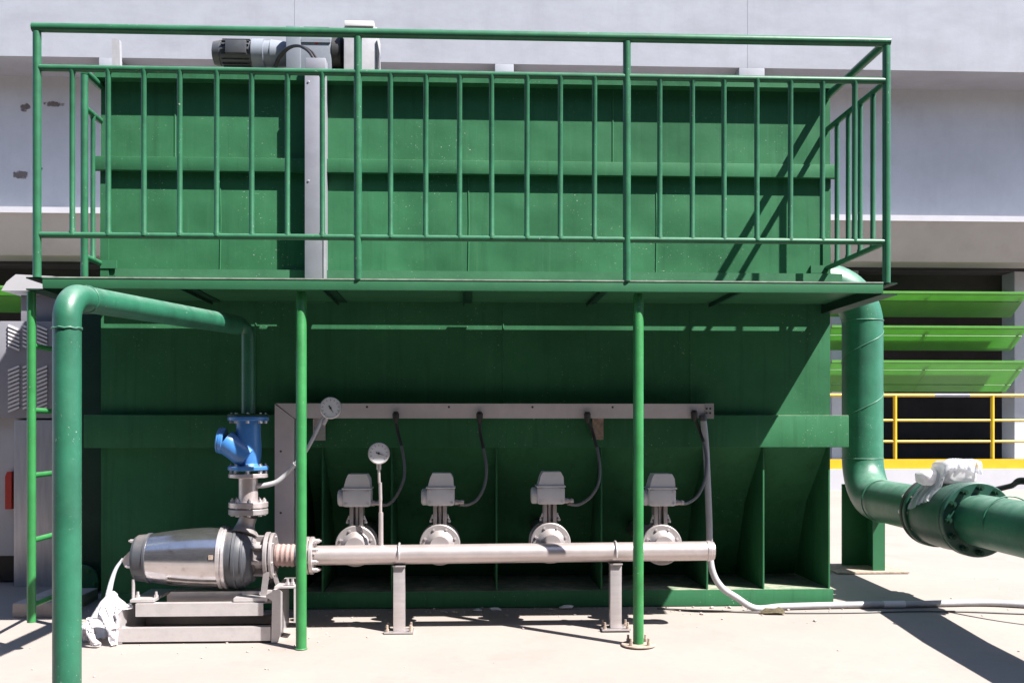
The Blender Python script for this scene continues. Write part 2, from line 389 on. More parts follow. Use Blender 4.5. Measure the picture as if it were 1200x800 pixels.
# ------------------------------------------------------------------ concrete building behind
def building():
    t = thing('concrete_building', 'long pale concrete building with overhanging beam and dark open bays behind the green tank', 'building', (0, 15, .09))
    x0, x1 = -16, 16
    X = lambda px: at(px, 60, 15.0).x
    cuts = [x0, X(-330), X(345), X(876), X(1500), x1]
    for a, b in zip(cuts, cuts[1:]): part('overhang_beam', box(a+.002, b-.002, 15.0, 15.88, 6.35, 11.0), 'concrete_pale', t, 0)
    for a, b in ((116, 140), (580, 602), (866, 896)):
        part('corbel', box(X(a), X(b), 14.994, 15.84, 6.06, 6.349, .01), 'concrete_pale', t)
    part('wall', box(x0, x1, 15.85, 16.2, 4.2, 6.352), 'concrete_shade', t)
    part('ledge', box(x0, x1, 15.33, 15.9, 4.175, 4.262), 'white_wall', t)
    part('sloped_soffit', prism([(15.36, 4.175), (16.2, 4.178), (16.2, 3.60), (15.74, 3.62)], 'x', x0, x1), 'concrete_soffit', t)
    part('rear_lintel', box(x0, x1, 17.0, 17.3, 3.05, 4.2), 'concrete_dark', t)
    for cx in (-14.2, -10.9, -8.0, -4.4, -1.6, 2.0, at(975, 500, 16.55).x+.22, at(1189, 500, 16.55).x+.22, 12.6):
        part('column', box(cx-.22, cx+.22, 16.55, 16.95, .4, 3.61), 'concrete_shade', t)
    part('plinth', box(x0, x1, 15.12, 21, .0, .40), 'white_wall', t)
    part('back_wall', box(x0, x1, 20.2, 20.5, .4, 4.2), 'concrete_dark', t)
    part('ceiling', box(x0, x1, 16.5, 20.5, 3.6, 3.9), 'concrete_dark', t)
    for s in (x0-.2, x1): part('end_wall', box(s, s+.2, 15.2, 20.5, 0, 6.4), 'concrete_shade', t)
    part('pale_beam', box(5.9, 6.5, 17.0, 17.3, .78, .87), 'white_wall', t)
    # tilted green sheets in the bays: each row a louver panel of overlapping slats
    for a, b in ((-7.6, -4.6), (5.62, 8.77)):
        for zt, ns, sd_ in ((3.12, 3, .165), (2.585, 3, .165), (2.045, 4, .165)):
            pan = part('louver_panel', box(a+.02, b-.02, 15.63, 15.66, zt-.01, zt+.025), 'green_sheet', t)
            for k in range(ns):
                ya = 15.64+sd_*k; za = zt-.005-.66*sd_*k-.006*(k % 2)
                p2 = [(ya, za), (ya+sd_*.95, za-.66*sd_*.95), (ya+sd_*.95+.004, za-.66*sd_*.95+.008), (ya+.004, za+.008)]
                for (u0, u1) in ((a+.02, (a+b)/2+.02), ((a+b)/2+.024, b-.02)):
                    part('slat', prism(p2, 'x', u0, u1), 'green_sheet', pan, 20)
            for xx in (a+.05, (a+b)/2+.01, b-.06):
                part('hanger_bar', prism([(15.70, zt+.0), (15.64+sd_*ns, zt-.66*(sd_*ns-.06)), (15.64+sd_*ns, zt-.66*(sd_*ns-.06)+.02), (15.70, zt+.03)], 'x', xx, xx+.02), 'dark_green_paint', pan)
    # old marks left on the wall
    for px, py, w_, h_ in ((30, 126, .34, .26), (62, 122, .62, .16), (24, 205, .5, .26), (44, 198, .30, .22)):
        p = at(px, py, 15.845)
        part('wall_stain', box(p.x-w_/2, p.x+w_/2, 15.846, 15.8495, p.z-h_/2, p.z+h_/2), 'rust_stain', t, 0)
building()

def yellow_rail():
    t = thing('yellow_guardrail', 'yellow steel guardrail with toe board on the white plinth of the building', 'railing', (7, 15.25, .40))
    x0, x1 = 5.0, 13.9; y = 15.25
    for z, r in ((1.515, .026), (1.135, .019), (.815, .019)):
        part('rail', tube([(x0, y, z), (x1, y, z)], r, 12), 'yellow_paint', t)
    me = mesh(tube([(0, 0, 0), (0, 0, 1.115)], .030, 12))
    for k in range(-1, 5): link('post', me, 'yellow_paint', t, (6.47+1.51*k, y-.002, .40))
    part('toe_board', box(x0, x1, y-.05, y-.045, .402, .55), 'yellow_paint', t)
    p = at(1095, 462, y); q = at(1136, 462, y)
    part('grey_sleeve', tube([(p.x, y, 1.515), (q.x, y, 1.515)], .0275, 12), 'grey_tape', t)
yellow_rail()

# ------------------------------------------------------------------ the tank
TX0, TX1, TY = -2.08, 2.078, 5.85
def tank():
    t = thing('steel_tank', 'large dark green painted steel tank with ribbed lower hopper under the walkway', 'tank', (0, 5.9, 0))
    # body: box above, hopper below
    bm = box(TX0, TX1, TY, 7.55, .93, 2.99)
    part('shell', bm, 'tank_paint', t)
    bm = bmesh.new()
    prof = [(5.86, .93), (7.5, .93), (6.95, .10), (6.46, .10), (6.24, .57)]
    prism(prof, 'x', -.955, TX1-.012, bm); part('hopper', bm, 'tank_paint', t)
    part('pump_side_panel', box(TX0, -.957, TY+.002, 6.6, .10, .929), 'tank_paint', t)
    part('top_rim', prism([(5.775, 2.972), (5.775, 3.004), (7.6, 3.004), (7.6, 2.992), (5.85, 2.992), (5.85, 2.972)], 'x', TX0-.01, TX1+.01), 'tank_paint', t)
    part('stiffener_band', box(TX0-.035, TX1+.03, TY-.040, TY-.001, 2.468, 2.545, .004), 'tank_paint', t)
    part('stiffener_band', box(TX0-.078, TX1+.092, TY-.052, TY-.001, .918, 1.102, .005), 'tank_paint', t)
    for x in (TX0, TX1-.045): part('corner_bar', box(x-.001, x+.045, TY-.010, TY-.001, 1.80, 2.467), 'tank_paint', t)
    me = mesh(prism([(5.852, .10), (5.852, .917), (5.89, .917), (6.255, .57), (6.475, .10)], 'x', -.0045, .0045), 0)
    for px in (378, 459, 582, 705, 829, 895, 972):
        link('gusset', me, 'tank_paint', t, (at(px, 690, TY).x, 0, 0))
    part('base_channel', box(TX0, TX1+.02, TY, 7.0, .004, .098, .004), 'tank_paint', t)
    for x in (-1.42, -.02, 1.06):
        part('weld_seam', tube([(x, TY+.001, 1.92), (x+.004, TY+.001, 2.2), (x, TY+.001, 2.466)], .005, 8), 'tank_paint', t)
        part('weld_seam', tube([(x+.2, TY+.001, 1.103), (x+.2, TY+.001, 1.735)], .005, 8), 'tank_paint', t)
        part('weld_seam', tube([(x-.25, TY+.001, 2.546), (x-.25, TY+.001, 2.971)], .005, 8), 'tank_paint', t)
    for k in range(4):      # small lifting tabs and weld spots on the shell
        x = TX0+.5+k*1.05
        part('lifting_lug', prism([(x, 3.004), (x+.05, 3.004), (x+.04, 3.06), (x+.01, 3.06)], 'y', 6.6, 6.615), 'tank_paint', t)
tank()

# ------------------------------------------------------------------ walkway with railing
DX0, DX1, DZ = -2.085, 2.06, 1.75
def walkway():
    t = thing('walkway_platform', 'green steel walkway with upright bar railing along the front of the tank', 'platform', (0, 5.0, gz(5.06)))
    part('deck_plate', box(DX0+.03, DX1-.004, 5.004, 5.786, 1.738, DZ), 'green_paint', t)
    part('front_edge', box(DX0+.03, DX1-.025, 4.990, 5.002, 1.697, DZ+.002, .002), 'green_paint', t)
    for x, s in ((DX0, 1), (DX1, -1)):
        o = x-.052*s
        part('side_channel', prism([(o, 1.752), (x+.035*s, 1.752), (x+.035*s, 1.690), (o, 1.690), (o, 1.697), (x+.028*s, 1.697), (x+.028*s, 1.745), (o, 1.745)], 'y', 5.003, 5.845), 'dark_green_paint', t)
    # toe angle against the tank, small bridging tabs over the drain slot in front of it
    part('toe_plate', prism([(5.797, 1.746), (5.797, 1.915), (5.849, 1.915), (5.849, 1.909), (5.803, 1.909), (5.803, 1.746)], 'x', DX0+.1, DX1+.07), 'toe_paint', t)
    part('pale_lip', box(DX0+.03, DX1-.025, 4.9875, 4.9895, 1.7465, DZ+.0025), 'pale_edge', t)  # thin pale strip along the top of the front edge
    for a, b in ((283, 300), (310, 361), (520, 543)):
        xa = at(a, 389, 5.849).x+.1; xb = at(b, 389, 5.849).x+.1
        part('bridge_tab', box(xa, xb, 5.7865, 5.7965, 1.732, 1.738), 'green_paint', t)
    for x in (-1.45, -.75, -.05, .65, 1.35):
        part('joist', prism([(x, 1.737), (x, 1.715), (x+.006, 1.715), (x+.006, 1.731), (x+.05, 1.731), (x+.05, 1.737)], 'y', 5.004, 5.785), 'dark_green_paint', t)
    # support posts
    for px, flange in ((353, False), (748, True)):
        p = at(px, 500, 5.055); g = gz(p.y)
        po = part('support_post', tube([(p.x, p.y, g+.002), (p.x, p.y, 1.68), (p.x, p.y, 1.696)], [.0262, .0262, .02], 18), 'post_paint', t)
        if flange:
            part('base_plate', disc((p.x, p.y, g+.007), (0, 0, 1), .085, .010), 'rust', po)
            me = mesh(lathe([(0, .009), (.016, .009), (.016, .006), (.035, .006)], (0, 0, 0), (0, 0, 1), 6))
            for k in range(4):
                a = math.pi/4+k*math.pi/2
                link('bolt', me, 'rust', po, (p.x+.062*math.cos(a), p.y+.062*math.sin(a), g+.012))
        else:
            part('base_plate', disc((p.x, p.y, g+.004), (0, 0, 1), .031, .006), 'post_paint', po)
    # railing, front
    yf = 5.0; zt, zm, zb = 2.945, 2.752, 1.953
    X = [-2.084, -.557, .757, 2.055]
    part('top_rail', tube([(X[0]-.022, yf, zt), (X[3]+.016, yf, zt)], .0225, 16), 'rail_paint', t)
    me = mesh(tube([(0, 0, 0), (0, 0, zt-DZ-.02)], .0195, 14)); pts = [(x, yf) for x in X]
    for x, y in pts+[(-2.084, 5.61)]:
        o = link('railing_post', me, 'rail_paint', t, (x, y, DZ))
    part('post_cap', disc((-2.084, 5.61, zt-.017), (0, 0, 1), .0205, .006), 'dark_green_paint', t)
    bal = mesh(tube([(0, 0, zb+d-1.95) for d in (1.95, 1.968, 1.976)]+[(0, 0, zm+d-1.95) for d in (1.924, 1.932, 1.95)], [.0165, .0155, .0128, .0128, .0155, .0165], 12))
    for a, b, n in ((X[0], X[1], 9), (X[1], X[2], 8), (X[2], X[3], 8)):
        part('mid_rail', tube([(a, yf, zm), (b, yf, zm)], .0165, 12), 'rail_paint', t)
        part('bottom_rail', tube([(a, yf, zb), (b, yf, zb)], .0150, 12), 'rail_paint', t)
        for k in range(1, n): link('baluster', bal, 'rail_paint', t, (a+(b-a)*k/n+random.uniform(-.004, .004), yf+random.uniform(-.002, .003), 0)).rotation_euler = (0, random.uniform(-.002, .002), 0)
    # right side and left return, running back to the tank
    for x, ya, ys in ((2.055, 5.0, (5.17, 5.34, 5.51, 5.68)), (-2.084, 5.61, (5.735,))):
        yb = 5.849
        for nm, z, r in (('top_rail', zt, .0215), ('mid_rail', zm, .0165), ('bottom_rail', zb, .0150)):
            part(nm, tube([(x, ya, z), (x, yb, z)], r, 14), 'rail_paint', t)
        for y in ys: link('baluster', bal, 'rail_paint', t, (x, y, 0))
    for x in (1.99, -2.02): part('wall_tab', box(x-.03 if x > 0 else x-.06, x+.06 if x > 0 else x+.03, 5.835, 5.849, zb-.03, zb+.015), 'green_paint', t)
walkway()

def ladder():
    x = -2.135
    t = thing('ladder', 'green steel ladder hanging from the left end of the walkway', 'ladder', (x, 5.3, .09))
    for y in (5.06, 5.50): part('stile', tube([(x, y, .09), (x, y, 1.688)], .0205, 14), 'post_paint', t)
    me = mesh(tube([(x, 5.06, 0), (x, 5.50, 0)], .0135, 12))
    for z in (.17, .485, .80, 1.115, 1.43): link('rung', me, 'post_paint', t, (0, 0, z))
ladder()

# ------------------------------------------------------------------ on top of the tank: duct, gear motor, box, bar
def duct():
    a = at(357, 90, 5.73); b = at(382, 90, 5.73)
    t = thing('cable_duct', 'upright light grey metal cable duct on the upper face of the tank', 'duct', ((a.x+b.x)/2, 5.79, 1.755))
    part('channel', box(a.x, b.x, 5.733, 5.772, 1.757, 2.99, .002), 'duct_grey', t)
    part('back_channel', box(a.x+.006, b.x-.006, 5.773, 5.848, 1.757, 2.966), 'duct_grey', t)
    part('cover_lip', box(b.x-.013, b.x+.002, 5.7285, 5.7325, 1.757, 2.99), 'guard_grey', t)
    me = mesh(lathe([(0, .007), (.004, .005)], (0, 0, 0), (0, -1, 0), 10))
    for z in (1.84, 2.40, 2.95): link('screw', me, 'steel', t, (a.x+.02, 5.733, z))
    c = at(369, 78, 5.73)
    part('gland_box', box(a.x+.005, b.x-.003, 5.735, 5.83, 3.006, 3.085, .004), 'duct_grey', t)
duct()

def gear_motor():
    Y = 6.3
    def p(px, py): return at(px, py, Y)
    z = p(275, 63).z
    t = thing('gear_motor', 'grey gear motor with black finned end lying on top of the tank', 'motor', (p(330, 63).x, Y, 3.006))
    x = lambda px: p(px, 63).x
    m = part('motor_housing', lathe([(0, .05), (.012, .066), (.045, .072), (x(298)-x(252), .072)], (x(252), Y, z), (1, 0, 0), 28), 'dark_grey', t)
    fin = mesh(box(x(262), x(294), Y-.0025, Y+.0025, z+.070, z+.086))
    for k in range(16):
        a = 2*math.pi*k/16
        bm = box(x(262), x(294), -.0025, .0025, .070, .085)
        bmesh.ops.rotate(bm, verts=bm.verts, cent=(0, 0, 0), matrix=Matrix.Rotation(a, 3, 'X')); bmesh.ops.translate(bm, verts=bm.verts, vec=(0, Y, z))
        part('cooling_fin', bm, 'dark_grey', m)
    part('fan_cowl', lathe([(0, .04), (.01, .07), (.05, .076), (.052, .0)], (x(250)-.002, Y, z), (1, 0, 0), 28), 'dark_grey', m)
    part('terminal_box', box(x(268), x(292), Y-.10, Y-.06, z-.03, z+.05, .006), 'dark_grey', m)
    part('adapter', lathe([(0, .088), (.07, .088), (.072, .078), (.11, .078), (.112, .084), (x(341)-x(297), .07)], (x(297), Y, z), (1, 0, 0), 28), 'motor_grey', t)
    g = part('gearbox', box(x(340), x(391), Y-.11, Y+.13, p(0, 88).z, p(370, 43).z, .012), 'motor_grey', t)
    part('gearbox_rib', box(x(340)-.004, x(356), Y-.125, Y+.12, p(0, 86).z, p(370, 40).z, .006), 'motor_grey', g)
    part('cover', box(x(359), x(388), Y-.1, Y+.1, p(370, 43).z+.001, p(370, 40).z+.004), 'dark_grey', g)
    part('gearbox_rib', box(x(356)+.003, x(390), Y-.117, Y-.109, p(370, 58).z, p(370, 54).z), 'motor_grey', g)
    c = at(371, 49.5, Y-.11)
    part('red_badge', lathe([(0, .0125), (.003, .0125), (.004, .010)], (c.x, Y-.110, c.z), (0, -1, 0), 20), 'red_paint', g)
    part('output_disc', lathe([(0, .115), (.05, .115), (.06, .10), (x(404)-x(391), .085)], (x(391)+.001, Y, z), (1, 0, 0), 28), 'black_rubber', t)
    part('mounting_foot', box(x(297), x(404), Y-.12, Y+.14, 3.006, 3.15, .004), 'dark_grey', t)
gear_motor()

def motor_cable():
    t = thing('motor_cable', 'pair of black cables arching from the gear motor to the duct', 'cable', at(345, 80, 6.0))
    for dy, k in ((0, 0), (.03, 5)):
        P = [at(322, 78, 6.12), at(327, 66, 6.1), at(338, 56-k*.3, 6.05), at(350, 54-k*.4, 5.98), at(361+k*.6, 60-k*.3, 5.9), at(368+k*.8, 70, 5.83), at(371+k, 76, 5.80)]
        part('cable', tube(smooth_path([q+Vector((0, dy, 0)) for q in P]), .0085, 10), 'black_rubber', t)
motor_cable()

def drive_guard():
    Y = 6.28
    a, b = at(405, 85, Y), at(446, 37, Y)
    t = thing('drive_guard', 'stainless sheet guard box beside the gear motor on the tank top', 'guard', ((a.x+b.x)/2, Y, 3.006))
    part('guard_body', box(a.x+.003, b.x-.012, Y-.12, Y+.15, 3.007, b.z-.02, .006), 'guard_grey', t)
    part('lid', box(a.x+.008, b.x-.03, Y-.13, Y+.15, b.z-.019, b.z+.012, .003), 'slat_white', t)
    part('side_flange', prism([(b.x-.011, 3.007), (b.x+.005, 3.007), (b.x-.004, 3.16), (b.x+.004, 3.27), (b.x-.011, 3.35)], 'y', Y-.13, Y-.05), 'shiny_steel', t)
drive_guard()

def white_bar():
    a, b = at(139.5, 90, 6.6), at(137, 48, 6.6)
    t = tag(part('upright_bar', prism([(a.x-.028, 3.006), (a.x+.022, 3.006), (b.x+.022, b.z), (b.x-.028, b.z+.01)], 'y', 6.58, 6.62), 'guard_grey', None),
            'short white upright bar at the left end of the tank top', 'bar')
white_bar()

# ------------------------------------------------------------------ pump, frame, riser, check valve
PY = 5.36
def pump():
    z0 = at(230, 653, PY).z
    X = lambda px: at(px, 653, PY).x
    t = thing('submersible_pump', 'barrel shaped stainless pump lying on a channel frame beside the green post', 'pump', (X(230), PY, .15))
    o = lambda px: X(px)-X(158)
    K = PY/1200*.985
    def R(px): return px*K
    part('end_cap', lathe([(0, R(20)), (.008, R(25)), (o(163), R(27)), (o(174), R(28))], (X(158), PY, z0), (1, 0, 0), 40), 'dark_grey', t)
    part('seam_ring', lathe([(o(174), R(28)), (o(174)+.002, R(29.2)), (o(177), R(29.4)), (o(177)+.002, R(28))], (X(158), PY, z0), (1, 0, 0), 40), 'dark_grey', t)
    part('barrel', lathe([(o(177), R(28.3)), (o(190), R(30.3)), (o(206), R(32.5)), (o(225), R(34.3)), (o(245), R(35.2)), (o(260), R(35.4))], (X(158), PY, z0), (1, 0, 0), 48), 'shiny_steel', t)
    part('clamp_ring', lathe([(o(260), R(34.5)), (o(260)+.002, R(37)), (o(264), R(37)), (o(264)+.002, R(35.6)), (o(266), R(35.6)), (o(266)+.002, R(37)), (o(269), R(36.5)), (o(269)+.002, R(33))], (X(158), PY, z0), (1, 0, 0), 48), 'steel', t)
    v = part('volute', lathe([(o(269), R(34)), (o(275), R(35.5)), (o(284), R(35)), (o(292), R(32)), (o(298), R(28)), (o(300), R(24))], (X(158), PY, z0), (1, 0, 0), 48), 'dark_grey', t)
    part('volute_rib', lathe([(o(278)-.004, R(34)), (o(278), R(36.8)), (o(281), R(36.6)), (o(281)+.003, R(34))], (X(158), PY, z0), (1, 0, 0), 48), 'dark_grey', v)
    part('volute_rib', lathe([(o(288)-.003, R(32)), (o(288), R(34.6)), (o(290), R(34.2)), (o(290)+.003, R(31))], (X(158), PY, z0), (1, 0, 0), 48), 'dark_grey', v)
    # suction cover with fingers, flange
    s = part('suction_cover', lathe([(o(299), R(25)), (o(302), R(19)), (o(312), R(17))], (X(158), PY, z0+.006), (1, 0, 0), 32), 'cast_grey', t)
    for k in range(8):
        a = 2*math.pi*k/8+.2
        bm = box(X(298), X(314), -.010, .010, R(15), R(25), .003)
        bmesh.ops.rotate(bm, verts=bm.verts, cent=(0, 0, 0), matrix=Matrix.Rotation(a, 3, 'X')); bmesh.ops.translate(bm, verts=bm.verts, vec=(0, PY, z0+.006))
        part('cover_rib', bm, 'cast_grey', s)
    f = part('suction_flange', disc(((X(312)+X(317))/2, PY, z0+.008), (1, 0, 0), R(28), X(317)-X(312)), 'cast_grey', t)
    part('suction_flange', disc(((X(318)+X(322))/2+.001, PY, z0+.008), (1, 0, 0), R(27), X(322)-X(318)), 'cast_grey', t)
    bolts(f, (X(317.5), PY, z0+.008), (1, 0, 0), R(22), 6, .011, .040, 'steel', .5)
    # discharge neck
    c = at(291, 606, PY)
    part('discharge_neck', tube(smooth_path([(X(286), PY-.02, z0+R(26)), (X(287.5), PY, z0+R(36)), (c.x, PY, c.z+.006)], 5), [R(17), R(15), R(13.5), R(12.5), R(12), R(11), R(10.5), R(10), R(10), R(10), R(10)], 20), 'cast_grey', t)
    part('neck_web', prism([(X(296), z0+R(18)), (X(306), z0+R(20)), (X(298), z0+R(33)), (X(288), z0+R(40))], 'y', PY-.012, PY+.012), 'cast_grey', t)
    # lifting handle at the end
    h = [(X(160), z0+R(15)), (X(148), z0+R(3)), (X(144), z0-R(2)), (X(147), z0-R(8)), (X(160), z0-R(15)), (X(160), z0-R(9)), (X(153), z0-R(3)), (X(160), z0+R(7))]
    part('lifting_handle', prism(h, 'y', PY-.022, PY-.006), 'steel', t)
    me = mesh(lathe([(-.02, .010), (.012, .010), (.012, .005), (.02, .005)], (0, 0, 0), (-1, 0, 0), 6))
    for a in (.35, 1.9, 3.4, 4.9): link('bolt', me, 'steel', t, (X(158), PY+R(22)*math.sin(a)*-1, z0+R(22)*math.cos(a)))
    part('name_plate', prism([(X(253), z0+R(7)), (X(258), z0+R(7)), (X(258), z0+R(2)), (X(253), z0+R(2))], 'y', PY-R(36.2), PY-R(34)), 'rust', t)
    part('stay_rod', tube([(X(163), PY-.09, z0-R(22)), (X(163), PY-.09, .16)], .008, 10), 'steel', t)
    for y in (-.10, .09):    # flange legs, splayed
        part('support_leg', prism([(X(313), z0-R(14)), (X(320), z0-R(14)), (X(316), z0-R(44)), (X(309), z0-R(46))], 'y', PY+y, PY+y+.012), 'cast_grey', t)
    part('support_leg', prism([(X(318), z0-R(14)), (X(324), z0-R(16)), (X(330), z0-R(38)), (X(326), z0-R(40))], 'y', PY-.02, PY-.006), 'cast_grey', t)
pump()

def pump_frame():
    yf = 5.17; yb = 5.55; g = gz(yf)
    X = lambda px: at(px, 700, yf).x
    Z = lambda py: at(230, py, yf).z
    t = thing('pump_frame', 'grey steel channel frame carrying the stainless pump on the ground', 'frame', ((X(140)+X(345))/2, 5.36, g))
    def cbar(nm, x0, x1, ya, yb_, z0, z1, th=.006):
        o = [(ya, z0), (ya, z1), (yb_, z1), (yb_, z1-th), (ya+th, z1-th), (ya+th, z0+th), (yb_, z0+th), (yb_, z0)]
        part(nm, prism(o, 'x', x0, x1), 'frame_steel', t)
    cbar('bottom_rail', X(138), X(317), yf, yf+.05, Z(751), Z(735))
    cbar('bottom_rail', X(138), X(317), yb, yb-.05, Z(751), Z(735))
    cbar('top_rail', X(158), X(308), yf+.01, yf+.06, Z(722), Z(707))
    cbar('top_rail', X(175), X(320), yb-.08, yb-.03, Z(719), Z(704))
    part('cross_plate', box(X(150), X(178), yf+.03, yb, Z(706), Z(703)), 'frame_steel', t)
    part('cross_plate', box(X(272), X(312), yf+.03, yb, Z(706), Z(702)), 'frame_steel', t)
    part('skid_plate', box(X(190), X(316), PY-.05, PY+.08, Z(706)+.001, Z(698)), 'frame_steel', t)
    # end plates bent as upright channels
    for a, b in ((138, 143), (319, 324)):
        part('end_plate', box(X(a), X(b), yf+.002, yb-.01, g+.004, Z(712 if a < 200 else 692)), 'frame_steel', t)
    part('end_plate_top', box(X(319), X(344), yf+.06, yb-.01, Z(692)+.001, Z(690)+.001), 'frame_steel', t)
    part('end_plate_front', prism([(X(318), g+.004), (X(326), g+.004), (X(331), Z(735)), (X(331), Z(694)), (X(326), Z(690)), (X(312), Z(697)), (X(312), Z(700)), (X(319), Z(704))], 'y', yf-.004, yf+.001), 'frame_steel', t)
    part('drop_leg', box(X(342), X(345), yf+.06, yf+.14, Z(733), Z(691)), 'frame_steel', t)
    me = mesh(lathe([(0, .012), (.014, .012), (.014, .007), (.03, .007)], (0, 0, 0), (0, 0, 1), 6))
    for px in (154, 176, 333, 339): link('bolt', me, 'steel', t, (X(px), yf+.10, Z(703) if px < 300 else Z(689)))
pump_frame()

def riser():
    x = at(291, 575, PY).x
    Z = lambda py: at(291, py, PY).z
    t = thing('riser_spool', 'short pale steel spool pipe with bolted flanges rising from the pump', 'pipe', (x, PY, Z(606)))
    part('spool', tube([(x, PY, Z(592)), (x, PY, Z(556))], .049, 24), 'pipe_steel', t)
    for py in (591, 599):
        f = part('flange', disc((x, PY, Z(py)), (0, 0, 1), .100, .030), 'pipe_steel' if py == 591 else 'cast_grey', t)
    bolts(f, (x, PY, Z(594.5)), (0, 0, 1), .080, 8, .011, .085, 'steel', .3)
    part('flange', disc((x, PY, Z(556)-.004), (0, 0, 1), .100, .022), 'pipe_steel', t)
    # thin take-off tube to the pressure gauge
    P = [Vector((x+.045, PY, Z(569))), at(312, 568, PY), at(325, 564, PY), at(337, 553, PY), at(346, 543, 5.33)]
    part('take_off_tube', tube(smooth_path(P), .013, 12), 'conduit', t)
    P = [at(346, 543, 5.33), at(356, 532, 5.32), at(367, 513, 5.32), at(376, 494, 5.32), at(381, 486, 5.32)]
    part('take_off_tube', tube(smooth_path(P), .010, 12), 'conduit', t)
riser()

def check_valve():
    x = at(291, 520, PY).x
    Z = lambda py: at(291, py, PY).z
    t = thing('check_valve', 'bright blue cast check valve bolted on top of the pale spool', 'valve', (x, PY, Z(550)))
    part('valve_body', lathe([(0, .068), (.02, .060), (.06, .066), (.11, .067), (.17, .063), (Z(492)-Z(547), .063)], (x, PY, Z(547)), (0, 0, 1), 28), 'blue_paint', t)
    a = Vector((x+.005, PY-.03, Z(536))); b = Vector((at(266, 516, PY).x, PY-.03, Z(517)))
    part('side_branch', tube([a, a.lerp(b, .25), a.lerp(b, .6), b], [.058, .066, .062, .064], 24), 'blue_paint', t)
    part('branch_cap', disc((at(262, 516, PY).x, PY-.03, Z(516)), (1, 0, -.12), .068, .026, .005), 'blue_paint', t)
    part('branch_cover', disc((at(258.5, 516, PY).x, PY-.03, Z(515.6)), (1, 0, -.12), .066, .012, .004), 'blue_paint', t)
    for py in (490.5, 550):
        f = part('flange', disc((x, PY, Z(py)+(.0 if py < 500 else .008)), (0, 0, 1), .104, .022, .004), 'blue_paint', t)
        bolts(f, (x, PY, Z(py)), (0, 0, 1), .086, 8, .010, .048, 'steel', .2)
    part('companion_flange', disc((x, PY, Z(486.5)), (0, 0, 1), .104, .014), 'dark_green_paint', t)
check_valve()

def discharge_pipe():
    a = at(78.5, 800, 3.7); top = at(78.5, 347, 3.7); e = at(279, 381, PY)
    t = thing('discharge_pipe', 'slim green pipe bending from the foreground back to the blue check valve', 'pipe', (a.x, 3.7, gz(3.7)))
    path = fillet([(a.x, 3.7, gz(3.7)+.002), (a.x, 3.7, top.z), e], .085, 14)
    part('pipe_run', tube(path, .0485, 32), 'pipe_paint', t)
    part('end_cap', lathe([(0, .0485), (.012, .046), (.02, .036), (.024, 0)], e, (e-Vector((a.x, 3.7, top.z))), 24), 'pipe_paint', t)
    part('weld_seam', tube([(a.x+.0490*math.cos(k*math.pi/16), 3.7+.0490*math.sin(k*math.pi/16), top.z-.115+.002*math.sin(k*1.7)) for k in range(33)], .004, 8), 'pipe_paint', t)
    d0 = (e-Vector((a.x, 3.7, top.z))).normalized(); q = Vector((a.x, 3.7, top.z))+d0*.135; u0 = d0.orthogonal().normalized(); v0 = d0.cross(u0)
    part('weld_seam', tube([q+(u0*math.cos(k*math.pi/16)+v0*math.sin(k*math.pi/16))*.049 for k in range(33)], .0032, 8), 'pipe_paint', t)
    part('foot_flange', disc((a.x, 3.7, gz(3.7)+.010), (0, 0, 1), .10, .016), 'pipe_paint', t)
    d = at(291, 388, PY)
    part('drop_pipe', tube(fillet([e+Vector((-.05, -.06, .0)), (d.x, PY, e.z-.005), (d.x, PY, at(291, 484, PY).z)], .05, 8), .0345, 24), 'pipe_paint', t)
discharge_pipe()

# ------------------------------------------------------------------ suction manifold
MY = 5.36
def manifold():
    a = at(365, 650.5, MY); b = at(834, 645, MY)
    t = thing('manifold_pipe', 'long horizontal pinkish steel manifold pipe in front of the tank hopper', 'pipe', (0, MY, a.z))
    part('pipe_run', tube([a, b], .0505, 28), 'pipe_steel', t)
    d = (b-a).normalized()
    part('end_cap', lathe([(0, .0505), (.004, .054), (.02, .054), (.022, .0505), (.04, .048), (.045, .03), (.046, 0)], b-d*.03, d, 28), 'pipe_steel', t)
    for px in (360.5, 366):
        c = at(px, 650.5, MY)
        f = part('flange', disc(c, (1, 0, 0), .098, .020), 'pipe_steel', t)
    bolts(f, at(364, 650.5, MY), (1, 0, 0), .080, 8, .012, .085, 'steel', .4)
    # short rubber joint between pump and manifold
    p0 = at(323, 650, MY); p1 = at(346, 650.5, MY); n = 4; prof = []
    Lb = (p1-p0).length
    for k in range(n*2+1): prof.append((Lb*k/(n*2), .060 if k % 2 else .055))
    part('rubber_joint', lathe(prof, p0, p1-p0, 28), 'rubber_pink', t)
    part('joint_sleeve', tube([p1-Vector((.003, 0, 0)), at(359, 650.5, MY)], .051, 24), 'dark_grey', t)
    # one stub towards each valve
    for px, py in VALVES:
        c = at(px, py, MY)
        part('branch_stub', tube([(c.x, MY+.02, c.z+.0), (c.x, MY+.068, c.z)], .046, 22), 'pipe_steel', t)
VALVES = [(415, 641.5), (515, 640), (646.5, 638), (779, 640)]
manifold()

